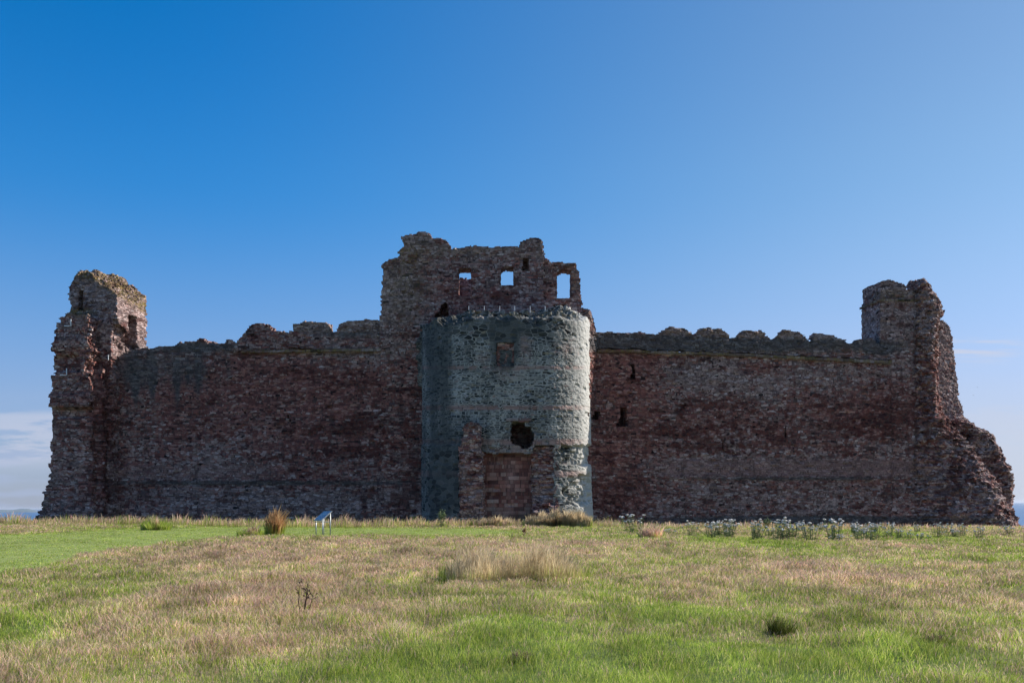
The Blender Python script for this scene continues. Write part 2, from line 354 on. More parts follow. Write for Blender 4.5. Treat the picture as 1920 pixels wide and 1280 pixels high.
def zone_merlon(px, py, P3):
    z = zone_sand(px, py, P3); z[:, 0] -= .2; z[:, 1] *= sst(py-np.where(px > 1380, 6, 0), 618, 634); z[:, 3] = .25; return z
def zone_turret(px, py, P3):
    z = zone_sand(px, py, P3); z[:, 0] += .05; z[:, 3] = np.clip(blob(px, py, [(145, 585, 30, 7, 1.3)]), 0, 1); return z
def zone_left_top(px, py, P3):
    z = zone_sand(px, py, P3)
    top = sst(py-(508+.62*np.clip(px-170, 0, 200)), 26, 6)
    z[:, 3] = np.clip(z[:, 3]+.95*top+blob(px, py, [(145, 585, 30, 7, 1.3)]), 0, 1); z[:, 0] -= .3
    return z
def zone_green(px, py, P3):
    z = np.zeros((len(px), 4), np.float32)
    x = px
    for (y0, y1, a) in ((686, 692, 1), (760, 768, 1), (823, 833, .9), (882, 894, .9)):
        z[:, 0] += band(py, y0, y1, 1.5)*a
    z[:, 0] += blob(px, py, [(985, 655, 10, 22, .9), (905, 672, 12, 10, .5), (1060, 655, 20, 10, .4), (955, 700, 20, 12, .5), (975, 850, 26, 30, .9), (1030, 840, 10, 30, .5), (920, 845, 30, 10, .5)])
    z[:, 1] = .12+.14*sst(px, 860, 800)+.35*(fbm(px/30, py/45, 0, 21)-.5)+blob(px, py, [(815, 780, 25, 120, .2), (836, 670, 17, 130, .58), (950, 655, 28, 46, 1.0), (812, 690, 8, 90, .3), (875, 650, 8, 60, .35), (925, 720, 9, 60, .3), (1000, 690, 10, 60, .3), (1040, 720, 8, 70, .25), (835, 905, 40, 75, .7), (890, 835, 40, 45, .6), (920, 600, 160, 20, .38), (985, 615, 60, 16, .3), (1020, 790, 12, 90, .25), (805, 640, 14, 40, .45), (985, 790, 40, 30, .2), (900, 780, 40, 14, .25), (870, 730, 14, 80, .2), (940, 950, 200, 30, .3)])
    z[:, 2] = band(py, 560, 640, 4)*band(px, 850, 1130, 8)+band(py, 838, 882, 3)*band(px, 1040, 1120, 3)*.9+band(py, 836, 960, 4)*band(px, 780, 860, 4)
    z[:, 3] = blob(px, py, [(960, 588, 150, 8, .8), (1085, 585, 20, 12, .7), (815, 608, 20, 9, .5)])
    return np.clip(z, 0, 1)

# ------------------------------------------------------------------ masonry: a field of small blocks whose surface is kept
class Frame:
    def __init__(s, px0, Y0, px1, Y1):
        a, b = P(px0, HORY, Y0), P(px1, HORY, Y1); a.z = b.z = 0
        s.o = a; s.t = (b-a).normalized(); s.n = Vector((-s.t.y, s.t.x, 0))
    def uz(s, px, py, d=0.0):
        r = ray(px, py); o = s.o+s.n*d; k = o.dot(s.n)/r.dot(s.n)
        p = Vector((0, 0, CAMZ))+r*k
        return ((p-s.o).dot(s.t), p.z)
    def map(s, u, d, z):
        return np.stack([s.o.x+u*s.t.x+d*s.n.x, s.o.y+u*s.t.y+d*s.n.y, z], -1)
class Round:
    """front of the round tower: flat middle, round corners, straight flanks; u runs along the face"""
    def __init__(s, cx, cy, a, r): s.cx, s.cy, s.a, s.r = cx, cy, a, r
    def map(s, u, d, z):
        au = np.abs(u); th = np.clip((au-s.a)/s.r, 0, math.pi/2); ex = np.maximum(au-s.a-s.r*math.pi/2, 0)
        f = np.minimum(au, s.a)
        x = f+(s.r-d)*np.sin(th); y = -(s.r-d)*np.cos(th)+ex-.10*(1-(f/s.a)**2)
        return np.stack([s.cx+np.sign(u)*x, s.cy+y, z+0*u], -1)
    def uz(s, px, py, d=0.0):
        us = np.linspace(-s.a-s.r*1.45, s.a+s.r*1.45, 1500)
        p = s.map(us, np.full_like(us, d), np.zeros_like(us)); qx, _ = project(p[:, 0], p[:, 1], np.full_like(us, CAMZ))
        i = int(np.argmin(np.abs(qx-px))); Y = p[i, 1]
        return (float(us[i]), P(px, py, Y).z)
def polys(fr, pts, d=0.0): return [fr.uz(x, y, d) for x, y in pts]
def masonry(name, fr, ur, zr, dr, fill, mat, zone=zone_sand, parent=None, cell=(.16, .3, .12), jit=.035, relief=.045, seed=1, push=None):
    cu, cd, cz = cell
    nu, nd, nz = [max(1, int(round((b-a)/c))) for (a, b), c in ((ur, cu), (dr, cd), (zr, cz))]
    us = ur[0]+(np.arange(nu)+.5)*cu; ds = dr[0]+(np.arange(nd)+.5)*cd; zs = zr[0]+(np.arange(nz)+.5)*cz
    U, D, Z = np.meshgrid(us, ds, zs, indexing='ij')
    F = np.zeros((nu+2, nd+2, nz+2), bool); F[1:-1, 1:-1, 1:-1] = fill(U, D, Z)
    def vid(i, j, k): return (i*(nd+1)+j)*(nz+1)+k
    fs = []
    for ax in range(3):
        A = F[:-1] if ax == 0 else F[:, :-1] if ax == 1 else F[:, :, :-1]
        B = F[1:] if ax == 0 else F[:, 1:] if ax == 1 else F[:, :, 1:]
        for sgn, mask in ((1, A & ~B), (-1, ~A & B)):
            i, j, k = np.nonzero(mask)
            # face sits on the lattice plane after cell i (in padded index -> lattice index i)
            if ax == 0: q = [(i, j-1, k-1), (i, j, k-1), (i, j, k), (i, j-1, k)]
            elif ax == 1: q = [(i-1, j, k-1), (i-1, j, k), (i, j, k), (i, j, k-1)]
            else: q = [(i-1, j-1, k), (i, j-1, k), (i, j, k), (i-1, j, k)]
            f = np.stack([vid(*c) for c in q], -1)
            fs.append(f if sgn == 1 else f[:, ::-1])
    f = np.concatenate(fs)
    ids, inv = np.unique(f, return_inverse=True); f = inv.reshape(f.shape)
    k = ids % (nz+1); j = (ids//(nz+1)) % (nd+1); i = ids//((nz+1)*(nd+1))
    u = ur[0]+i*cu; d = dr[0]+j*cd; z = zr[0]+k*cz
    rg = np.random.default_rng(seed)
    sc = np.stack([u, d, z], -1)
    row = np.floor(z/.25); n_ = (u+hsh(row, seed)*3)/.45; n2 = (d+hsh(row, seed+5)*3)/.45
    s1 = hsh(np.floor(n_), row, seed)-.5; s2 = hsh(np.floor(n2), row, seed+9)-.5
    hole = (hsh(np.floor(n_), row, seed+2) > .965)*.10
    s1 = s1+.7*(fbm(u*.5, z*.5, d*.5, seed)-.5)
    u2 = u+jit*(rg.random(len(u))-.5)*2+relief*s2*1.6
    d2 = d+jit*(rg.random(len(u))-.5)*1.2+relief*s1*2+hole
    z2 = z+jit*(rg.random(len(u))-.5)*1.6
    if push is not None:
        d2 = d2+push(u, d, z)
    V = fr.map(u2, d2, z2)
    px, py = project(V[:, 0], V[:, 1], V[:, 2])
    return mesh_obj(name, V, f, mat, parent, {'sc': ('FLOAT_VECTOR', sc), 'zone': ('FLOAT_COLOR', zone(px, py, V))})
def polyfill(poly, holes=(), jag=.22, T=99.0, hjag=.04, seed=3, dshear=0.0):
    """holes: (polygon, depth, start)"""
    def f(U, D, Z):
        row = np.floor(Z/.24)
        ju = jag*((hsh(row, np.floor(D/.5), seed)-.5)*1.3+(vn(U*1.6, Z*2.5, D*1.5, seed)-.5)*2)
        jz = jag*((hsh(np.floor(U/.5+hsh(np.floor(D/.6), seed)), np.floor(D/.6), seed+1)-.5)*.9+(vn(U*1.2, D*1.3, Z, seed+2)-.5)*1.6)
        m = inpoly(U+ju+dshear*D, Z+jz, poly) & (D < T)
        hu = hjag*(hsh(row, seed+4)-.5)*2
        for h in holes:
            hp, dep = h[0], h[1]
            m &= ~(inpoly(U+hu, Z+hu*.5, hp) & (D < dep))
        return m
    return f
def ring(pts, r=0): return pts
def rect(x0, y0, x1, y1): return [(x0, y0), (x1, y0), (x1, y1), (x0, y1)]
def bounds(poly, pad=.6):
    a = np.array(poly); return (a[:, 0].min()-pad, a[:, 0].max()+pad), (a[:, 1].min()-pad, a[:, 1].max()+pad)
def wallpart(name, fr, pts, T, mat, parent, holes=(), zone=zone_sand, jag=.22, hjag=.04, d0=0.0, cell=(.16, .3, .12), seed=1, relief=.045, push=None, jit=.035, dshear=0.0):
    poly = polys(fr, pts, d0); hs_ = [(polys(fr, hp, d0), dep+d0) for hp, dep in holes]
    (u0, u1), (z0, z1) = bounds(poly)
    return masonry(name, fr, (u0, u1), (z0, z1), (d0, d0+T), polyfill(poly, hs_, jag, 1e9, hjag, seed, dshear), mat, zone, parent, cell, jit, relief, seed, push)

BASE = 1012
# ---- curtain wall, left
FL = Frame(190, 87.2, 720, 84.7)
cwl = tag(empty('curtain_wall', tuple(P(455, BASE, 86))), 'long dark red sandstone curtain wall between the leaning ruined left tower and the central gatehouse', 'castle wall', 'curtain walls')
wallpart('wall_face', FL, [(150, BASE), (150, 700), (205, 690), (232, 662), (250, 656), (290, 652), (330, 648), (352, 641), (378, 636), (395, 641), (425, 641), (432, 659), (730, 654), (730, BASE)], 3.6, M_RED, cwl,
         [(rect(456, 765, 459, 782), 1.2), (rect(540, 776, 543, 790), 1.2), (rect(705, 800, 708, 815), .8), (rect(217, 786, 219, 800), .8), (rect(692, 825, 703, 832), .4), (rect(612, 760, 622, 764), .3)], jag=.2, seed=4)
wallpart('parapet', FL, [(425, 657), (425, 640), (447, 640), (453, 626), (463, 614), (470, 608), (485, 606), (500, 609), (512, 619), (525, 623), (718, 621), (718, 652)], .9, M_RED, cwl, jag=.16, d0=-.10, seed=5, cell=(.12, .3, .09))
for k, pts in enumerate(([(547, 624), (552, 609), (570, 604), (600, 603), (617, 606), (621, 624)], [(631, 624), (634, 613), (641, 606), (655, 601), (690, 600), (717, 599), (717, 624)])):
    wallpart('merlon', FL, pts, .82, M_RED, cwl, jag=.10, d0=-.08, seed=8+k, cell=(.12, .27, .09), zone=zone_merlon)
wallpart('string_course', FL, [(452, 661), (452, 656), (560, 655), (716, 653), (716, 658), (560, 660)], .5, M_ASH, cwl, jag=.03, d0=-.24, seed=12, cell=(.16, .25, .06), relief=.02, zone=zone_string)
wallpart('plinth_course', FL, [(212, 908), (212, 901), (480, 898), (700, 896), (700, 903), (480, 905)], .5, M_RED, cwl, jag=.06, d0=-.10, seed=13, cell=(.16, .25, .08), relief=.02)

# ---- curtain wall, right
FR = Frame(1100, 84.7, 1745, 90.9)
cwr = tag(empty('curtain_wall', tuple(P(1400, BASE, 88.5))), 'long sandstone curtain wall with a row of worn battlement blocks, right of the central gatehouse', 'castle wall', 'curtain walls')
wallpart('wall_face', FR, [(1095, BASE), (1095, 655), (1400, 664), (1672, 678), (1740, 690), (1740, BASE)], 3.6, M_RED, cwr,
         [([(1183, 682), (1191, 682), (1191, 710), (1182, 712), (1181, 704), (1185, 698)], 1.5), ([(1163, 764), (1175, 762), (1177, 780), (1180, 801), (1156, 801), (1159, 786), (1163, 780)], 2.0), (rect(1104, 770, 1124, 786), 1.6), (rect(1355, 818, 1358, 843), 1.0), (rect(1471, 798, 1474, 820), 1.0),
          (rect(1716, 823, 1719, 842), 1.0), ([(1272, 757), (1286, 757), (1286, 766), (1272, 770)], .2)], jag=.05, seed=21)
wallpart('parapet', FR, [(1116, 652), (1116, 622), (1150, 623), (1180, 622), (1210, 625), (1300, 631), (1384, 634), (1450, 636), (1520, 640), (1602, 643), (1610, 636), (1632, 634), (1641, 642), (1652, 652), (1674, 657), (1674, 676), (1400, 661)], .9, M_RED, cwr, jag=.12, d0=-.10, seed=22, cell=(.12, .3, .09))
def block(x0, x1, yt, yl, yr, a, b):
    return [(x0, yl), (x0+1, yl-9), (x0+3, yl-11), (x0+a-2, yt+4), (x0+a, yt), ((x0+x1)/2-4, yt-1), ((x0+x1)/2, yt+1), (x1-b, yt+1), (x1-b+3, yt+5), (x1-2, yr-8), (x1, yr)]
for k, pts in enumerate((block(1238, 1300, 614, 631, 633, 15, 17), block(1305, 1368, 615, 634, 636, 10, 13), block(1385, 1445, 620, 637, 640, 8, 17), block(1456, 1515, 620, 640, 643, 11, 16), block(1523, 1590, 626, 643, 647, 5, 24))):
    wallpart('merlon', FR, pts, .84, M_RED, cwr, jag=.10, d0=-.08, seed=28+k, relief=.09, cell=(.13, .28, .10), zone=zone_merlon)
wallpart('string_course', FR, [(1120, 659), (1120, 654), (1400, 663), (1672, 676), (1672, 682), (1400, 668)], .5, M_ASH, cwr, jag=.03, d0=-.24, seed=33, cell=(.16, .25, .06), relief=.02, zone=zone_string)
wallpart('plinth_course', FR, [(1225, 896), (1225, 891), (1500, 892), (1742, 895), (1742, 900), (1500, 898)], .5, M_RED, cwr, jag=.06, d0=-.10, seed=34, cell=(.16, .25, .08), relief=.02)

# ---- central gatehouse
gat = tag(empty('gatehouse', tuple(P(950, BASE, 83))), 'tall central gatehouse with a rounded grey green stone front and windows open to the sky', 'castle tower')
FG = Frame(700, 84.4, 1120, 84.4)
wallpart('upper_wall', FG, [(714, BASE), (714, 600), (716, 541), (718, 530), (719, 492), (726, 485), (746, 484), (750, 470), (757, 457), (755, 443), (775, 439), (790, 434), (806, 436), (810, 446), (834, 447), (845, 464), (880, 464), (882, 462), (974, 463), (975, 453), (990, 450), (1005, 447), (1016, 449), (1020, 480), (1021, 600), (1021, BASE)], 2.0, M_PALE, gat,
         [([(859, 554), (859, 505), (864, 502), (879, 502), (883, 505), (883, 554)], 99), ([(939, 534), (939, 503), (948, 498), (963, 500), (963, 534)], 99), ([(980, 484), (991, 484), (991, 508), (978, 508), (978, 500), (981, 497)], 1.3), ([(812, 600), (817, 588), (824, 584), (827, 572), (834, 566), (840, 571), (838, 580), (843, 586), (838, 600)], 1.8)], jag=.13, hjag=.015, seed=41, cell=(.10, .28, .10), relief=.035, jit=.025)
wallpart('broken_side_wall', FG, [(1019, BASE), (1019, 484), (1027, 485), (1033, 491), (1055, 492), (1078, 494), (1080, 503), (1086, 515), (1087, 545), (1092, 575), (1106, 581), (1112, 600), (1117, 620), (1119, 700), (1113, 725), (1112, BASE)], 1.6, M_PALE, gat,
         [([(1045, 559), (1045, 509), (1056, 503), (1070, 507), (1070, 559)], 99), (rect(1037, 570, 1062, 578), 1.2)], jag=.15, hjag=.015, seed=42, d0=.45, cell=(.10, .28, .10), relief=.035, jit=.025)
FB = Frame(820, 93.5, 910, 93.5)
wallpart('inner_wall', FB, [(846, 700), (846, 522), (862, 522), (864, 518), (868, 523), (872, 519), (876, 523), (900, 522), (900, 700)], 1.0, M_PALE, gat, jag=.06, seed=43)
FS = Frame(1104, 83.0, 1121, 84.9)
wallpart('broken_flank', FS, [(1103, 780), (1103, 582), (1106, 583), (1111, 598), (1114, 615), (1118, 630), (1119, 665), (1121, 690), (1116, 708), (1112, 726), (1109, 780)], 1.3, M_PALE, gat, jag=.22, seed=44, cell=(.1, .16, .09), relief=.10, jit=.05)
wallpart('broken_flank', Frame(772, 83.7, 800, 83.7), [(786, 722), (783, 690), (784, 640), (788, 614), (800, 605), (800, 722)], 1.0, M_GREEN, gat, jag=.2, seed=45, cell=(.1, .16, .09), relief=.08, jit=.05, zone=lambda a, b, v: np.stack([0*a, .55+0*a, 0*a, 0*a], -1))
RT = Round(P(951, HORY, 84.6).x, 84.6, 2.2, 4.95)
def crater(u, d, z):
    """patches where the outer skin of the round front has fallen away"""
    p = RT.map(u, d, z); px, py = project(p[:, 0], p[:, 1], p[:, 2])
    j = (fbm(u*1.5, z*1.5, 0, 5)-.5)
    c = np.maximum(band(px+30*j, 1052, 1118, 3)*band(py+14*j, 834, 872, 2), band(px+30*j, 1062, 1108, 3)*band(py+16*j+.2*(px-1090), 892, 945, 3))
    c = np.maximum(c, .8*band(py+14*j, 560, 596, 4))
    rough = .35+.65*hsh(np.floor(u/.35), np.floor(z/.25), 7)
    lo = sst(py, 830, 836)*(-.10)*band(px, 780, 866, 2)
    fl = -.12*sst(py, 895, 975)*sst(px, 1038, 1060)
    return np.where(d < 1.0, c*.55*rough+lo+fl+.05*(hsh(np.floor(u/.3), np.floor(z/.2), 17)-.5), 0)
PG = [(-999, 0)]
def round_fill():
    top = [(790, 626), (797, 606), (812, 600), (832, 592), (858, 587), (888, 583), (925, 585), (952, 587), (1000, 584), (1040, 580), (1062, 577), (1090, 576), (1104, 581), (1110, 596)]
    tu = [RT.uz(x, y) for x, y in top]
    xs = np.array([q[0] for q in tu]); zs = np.array([q[1] for q in tu]); o = np.argsort(xs); xs, zs = xs[o], zs[o]
    hd = RT.map
    door = polys(RT, [(862, BASE+20), (862, 845), (905, 845), (930, 851), (944, 847), (998, 850), (1003, 834), (1040, 834), (1040, BASE+20)])
    hole = polys(RT, [(960, 832), (959, 800), (960, 791), (985, 790), (986, 797), (997, 800), (1003, 815), (1000, 832), (990, 842), (978, 840), (972, 835)])
    pan = polys(RT, [(931, 686), (931, 642), (965, 642), (965, 686)])
    h2 = polys(RT, rect(944, 852, 967, 857))
    def f(U, D, Z):
        jz = .34*(hsh(np.floor(U/.35), np.floor(D/.4), 3)-.5)+.5*(vn(U*1.3, D*1.3, 0, 8)-.5)
        dp = 1.5*np.clip(vn(U*.45, 0, 0, 15)-.1, 0, 1)
        m = Z < np.interp(U, xs, zs)+jz-dp*(1-np.clip(D/(.6+dp), 0, 1))+.1*D
        hj = .06*(hsh(np.floor(Z/.24), 5)-.5)*2
        hr = .14*(vn(U*3, Z*3, D*2, 4)-.5)
        m &= ~(inpoly(U+hj, Z+hj, door) & (D < .9))
        m &= ~inpoly(U+np.where(U > .9, hr, hj), Z+hr*.4, hole)
        m &= ~(inpoly(U, Z, pan) & (D < .25))
        return m
    return f, zs.max()
rf_, zt = round_fill()
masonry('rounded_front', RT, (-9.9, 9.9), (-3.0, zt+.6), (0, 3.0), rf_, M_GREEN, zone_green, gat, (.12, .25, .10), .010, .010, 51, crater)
YF = 84.6-4.95
FD = Frame(900, YF+.62, 1000, YF+.62)
wallpart('blocked_doorway', FD, [(903, BASE+20), (903, 846), (1000, 849), (1000, BASE+20)], .4, M_DOOR, gat, [(rect(944, 852, 966, 857), .3)], jag=.02, seed=52, cell=(.14, .2, .12), relief=.012, jit=.01,
         zone=lambda a, b, v: np.stack([np.clip(.75+.5*(fbm(a/25, b/25, 0, 2)-.5), 0, 1), np.clip(.1+.4*sst(b, 930, 975)+.5*blob(a, b, [(985, 970, 20, 30, .5)]), 0, 1), np.clip(.1+1.2*blob(a, b, [(957, 890, 9, 40, .6), (950, 960, 14, 8, .6), (925, 870, 8, 10, .4)]), 0, 1), 0*a], -1))
def rubpush(u, d, z): return -.12*(vn(u*1.5, z*1.5, 0, 3)) - .9*sst(z, 2.6, .4)*np.where(d < YF, 1, 1)*(.35+.65*vn(u*2.2, z*2.2, d, 5))*(d < 1)
FQ = Frame(990, YF+.45, 1045, YF+.45)
wallpart('rubble_jamb', FQ, [(996, BASE+20), (997, 852), (1004, 838), (1044, 838), (1044, BASE+20)], .5, M_RED, gat, jag=.08, seed=53, cell=(.1, .25, .09), relief=.12, push=rubpush)
FP = Frame(855, YF-1.0, 915, YF-1.0)
wallpart('broken_pier', FP, [(861, BASE+30), (862, 838), (868, 820), (870, 800), (880, 792), (893, 793), (901, 803), (903, 838), (906, 880), (907, BASE+30)], 1.9, M_PALE, gat, jag=.12, seed=54, cell=(.1, .2, .09), relief=.08, jit=.04)
FA = Frame(925, YF+.10, 975, YF+.10)
wallpart('worn_panel', FA, [(931, 688), (931, 658), (934, 640), (964, 640), (966, 658), (966, 688)], .3, M_RED, gat, [(rect(938, 656, 948, 686), .12), (rect(951, 656, 960, 686), .12)], jag=.05, seed=55, cell=(.08, .1, .08), relief=.05)
FO = Frame(945, YF-.16, 1000, YF-.16)
for pts in ([(949, 790), (949, 784), (976, 783), (976, 790)], [(977, 792), (977, 784), (996, 784), (997, 789)]):
    wallpart('lintel', FO, pts, .3, M_ASH, gat, jag=.02, seed=56, cell=(.1, .1, .08), relief=.01, jit=.01)
mb = MB(); mb.obox((RT.cx, 83.3, 10.6), (4.2, 0, 0), (0, 2.2, 0), (0, 0, .15)); o = mb.build('light_blocker', simple('blocker_dark', (.06, .05, .04), .9), gat)  # unseen slab added inside the tower to block light and darken the opening
# railing on the tower top
rail = MB()
zr0 = []
rp = empty('railing', (0, 0, 0)); rp.parent = gat; rp.matrix_parent_inverse = Matrix.Translation(-gat.location)
rb = MB(); pp = []
for k, x in enumerate((879, 908, 937, 965, 994, 1022)):
    a = P(x, 590, 81.4); b = P(x, 573.5, 81.4); pp.append((a, b))
    p_ = MB(); p_.tube(a, b, .022, .022, 6); o = p_.build('post', M_WHITE, None); o.parent = rp
for fz in (1.0, .62):
    for (a, b), (c, d) in zip(pp[:-1], pp[1:]): rb.tube(a.lerp(b, fz*.97), c.lerp(d, fz*.97), .008, .008, 4)
o = rb.build('rail', M_STEEL, None); o.parent = rp

# ---- left tower
lt = tag(empty('ruined_tower', tuple(P(140, BASE, 86))), 'broken tall tower at the left end, slanting lichen covered top and sunlit side', 'castle tower', 'ruined end towers')
a15 = R(14)
class Rot(Frame):
    def __init__(s, px, Y, ang):
        a = P(px, HORY, Y); a.z = 0; s.o = a; s.t = Vector((math.cos(ang), -math.sin(ang), 0)); s.n = Vector((math.sin(ang), math.cos(ang), 0))
FT = Rot(218, 86.0, a15)      # u=0 on the lit corner, faces run left of it
def tall_fill(U, D, Z):
    fr = polys(FT, [(131, BASE), (133, 640), (131, 575), (130, 556), (135, 520), (148, 509), (163, 509), (190, 530), (219, 556), (219, BASE)])
    e = .38*(vn(U*1.5, D*1.5, Z*2.2, 3)-.5)+.16*(hsh(np.floor(Z/.24), np.floor(D/.5), 2)-.5)
    ez = .5*(vn(U*1.3, D*1.3, 0, 5)-.5)-.10*np.clip(U+1.5, 0, 2)*np.clip(D-1, 0, 4)*.5+.22*(hsh(np.floor(U/.4), np.floor(D/.4), 6)-.5)
    edge = np.where(U > -.6, 0, 1.0)
    m = inpoly(U+e*np.where(U > -.9, .15, 1), Z+ez-.12*D, fr)
    m &= D < 4.3+e
    # slot in the front, doorway in the lit side
    m &= ~(inpoly(U, Z, polys(FT, [(146, 583), (146, 547), (149, 543), (156, 543), (156, 583)])) & (D < 1.6))
    m &= ~((U > -1.5) & (D > 1.7) & (D < 2.9) & (Z > 15.9) & (Z < 18.6))
    # broken lower corner of the sunlit side
    bite = (U > -.75+.6*vn(D*1.2, Z*1.2, 0, 3)) & (Z < 17.6-.55*D+.5*vn(D*2, Z*2, 0, 8)) & (D < 3.2)
    m &= ~(bite & (U > -.15-.7*vn(Z*2.2, D*2.2, U*2, 9)))
    return m
masonry('tower_stump', FT, (-5.2, .5), (-2.5, 23.6), (0, 5.6), tall_fill, M_PALE, zone_left_top, lt, (.12, .2, .10), .05, .06, 61)
FW = Frame(92, 85.2, 192, 85.0)
wallpart('stair_turret', FW, [(86, BASE), (88, 925), (93, 900), (93, 870), (96, 820), (101, 790), (103, 768), (96, 762), (94, 738), (98, 722), (101, 715), (99, 665), (97, 650), (104, 640), (104, 618), (109, 598), (118, 590), (130, 587), (166, 588), (167, 612), (164, 650), (170, 690), (172, BASE)], 2.6, M_PALE, lt,
         jag=.22, seed=62, cell=(.11, .22, .10), zone=zone_turret, push=lambda u, d, z: np.where(d < 1.2, .42*band(z, 13.3, 14.7, .12)+.5*band(z, 9.4, 10.15, .1)+.22*sst(z, 9.6, 9.3)-.22*band(z, 15.0, 16.2, .4)-.2*band(z, 10.2, 11.3, .3)-.25*sst(z, 3.0, .2), 0))
wallpart('lower_wall', FW, [(92, BASE), (99, 760), (140, 700), (192, 690), (193, BASE)], 3.0, M_RED, lt, jag=.06, d0=.55, seed=63)
wallpart('broken_edge', Frame(60, 85.6, 130, 85.6), [(56, BASE), (60, 974), (74, 962), (82, 948), (82, 926), (90, 908), (96, 900), (112, 900), (118, BASE)], 2.2, M_PALE, lt, jag=.2, seed=64, cell=(.12, .25, .10), relief=.1)
wallpart('broken_spur', Frame(160, 85.3, 200, 85.3), [(150, 720), (152, 640), (158, 612), (163, 618), (166, 650), (174, 654), (172, 668), (164, 676), (158, 690), (156, 720)], 1.6, M_PALE, lt, jag=.22, seed=65, cell=(.1, .18, .09), relief=.12, d0=-.35)
for (x, y) in ((128, 606), (120, 698)):
    mb = MB(); c = P(x, y, 84.85)
    mb.obox(c+Vector((.22, 0, .05)), (.035, 0, 0), (0, .03, 0), (0, 0, .30)); mb.obox(c+Vector((-.05, 0, -.22)), (.30, 0, 0), (0, .03, 0), (0, 0, .035))
    o = mb.build('crack_gauge', M_WHITE, None); o.parent = lt; o.matrix_parent_inverse = Matrix.Translation(-lt.location)
mb = MB(); c = P(203, 670, 85.2); mb.obox(c, (.025, 0, 0), (0, .03, 0), (0, 0, .22)); o = mb.build('crack_gauge', M_WHITE, None); o.parent = lt; o.matrix_parent_inverse = Matrix.Translation(-lt.location)

# ---- right tower
rt = tag(empty('ruined_tower', tuple(P(1780, BASE, 93))), 'broken tower at the right end, its side slumping in jagged rubble toward the sea', 'castle tower', 'ruined end towers')
FT2 = Frame(1600, 89.7, 1745, 90.5)
wallpart('turret_wall', FT2, [(1672, BASE), (1672, 655), (1650, 650), (1650, 562), (1651, 542), (1652, 527), (1670, 524), (1696, 533), (1700, 542), (1714, 542), (1730, 530), (1744, 540), (1738, BASE)], 3.6, M_PALE, rt,
         [], jag=.05, seed=71, cell=(.12, .3, .10))
wallpart('string_course', FT2, [(1648, 564), (1648, 560), (1725, 561), (1725, 565)], 3.9, M_ASH, rt, jag=.02, d0=-.12, seed=72, cell=(.13, .25, .06), relief=.02, zone=zone_string)
FX = Frame(1720, 90.05, 1912, 91.1)
ED = [(1735, 500), (1791, 570), (1779, 598), (1776, 700), (1782, 780), (1822, 830), (1868, 900), (1902, 985)]
ED2 = [(1806, 780), (1867, 808), (1903, 868), (1916, 925), (1916, 945), (1922, 985)]
def rim(fr, E, u, z, w_, k):
    q = sorted((b, a) for a, b in polys(fr, E)); return k*np.clip(u-(np.interp(z, [a for a, b in q], [b for a, b in q])-w_), 0, 3)
def slump(u, d, z):
    return rim(FX, ED, u, z, 1.2, 1.1)*np.where(z < 9.5, .35, 1)*(.3+1.4*fbm(u*.9, z*.8, 0, 44))+np.where(d < 3, -.9*(fbm(u*.35, z*.3, d*.3, 4)-.5)-.35*(fbm(u*1.3, z*1.6, d*.8, 6)-.5)+.5*sst(z, 2, 14)*sst(u, 1.2, 3.5)-1.0*sst(z, 7, 0)*sst(u, 0, 3), 0)
wallpart('broken_core', FX, [(1722, BASE+10), (1722, 540), (1730, 524), (1738, 518), (1750, 519), (1764, 535), (1782, 553), (1789, 570), (1788, 585), (1778, 598), (1775, 630), (1777, 680), (1778, 730), (1782, 780), (1798, 800), (1820, 830), (1838, 848), (1852, 872), (1868, 900), (1884, 940), (1898, 975), (1902, BASE+10)], 2.6, M_PALE, rt,
         jag=.30, seed=73, cell=(.12, .2, .10), relief=.16, jit=.06, push=slump)
FY = Frame(1740, 92.5, 1912, 97.6)
wallpart('inner_wall', FY, [(1745, BASE+10), (1745, 600), (1768, 600), (1780, 612), (1787, 640), (1790, 672), (1795, 715), (1798, 750), (1805, 764), (1809, 786), (1829, 794), (1830, BASE+10)], 2.4, M_PALE, rt, jag=.13, seed=74, zone=lambda a, b, v: zone_sand(a, b, v)*np.array([.35, .3, 0, 0], np.float32), cell=(.13, .24, .11), relief=.03)
FZ = Frame(1790, 91.6, 1912, 92.8)
wallpart('rubble_mass', FZ, [(1780, BASE+10), (1782, 800), (1800, 788), (1826, 790), (1856, 808), (1874, 826), (1886, 850), (1897, 868), (1902, 884), (1906, 905), (1913, 925), (1913, 940), (1907, 950), (1911, 965), (1917, 978), (1920, BASE+10)], 3.0, M_PALE, rt,
         [([(1866, 942), (1866, 931), (1885, 932), (1884, 944)], 1.4), ([(1801, 828), (1802, 817), (1818, 816), (1818, 829)], 1.0)], jag=.30, seed=75, cell=(.12, .22, .10), relief=.16, jit=.06,
         push=lambda u, d, z: rim(FZ, ED2, u, z, 1.1, .7)+np.where(d < 3, -.9*(fbm(u*.5, z*.45, d*.4, 14)-.5)-.4*(fbm(u*1.5, z*1.8, 0, 16)-.5), 0))

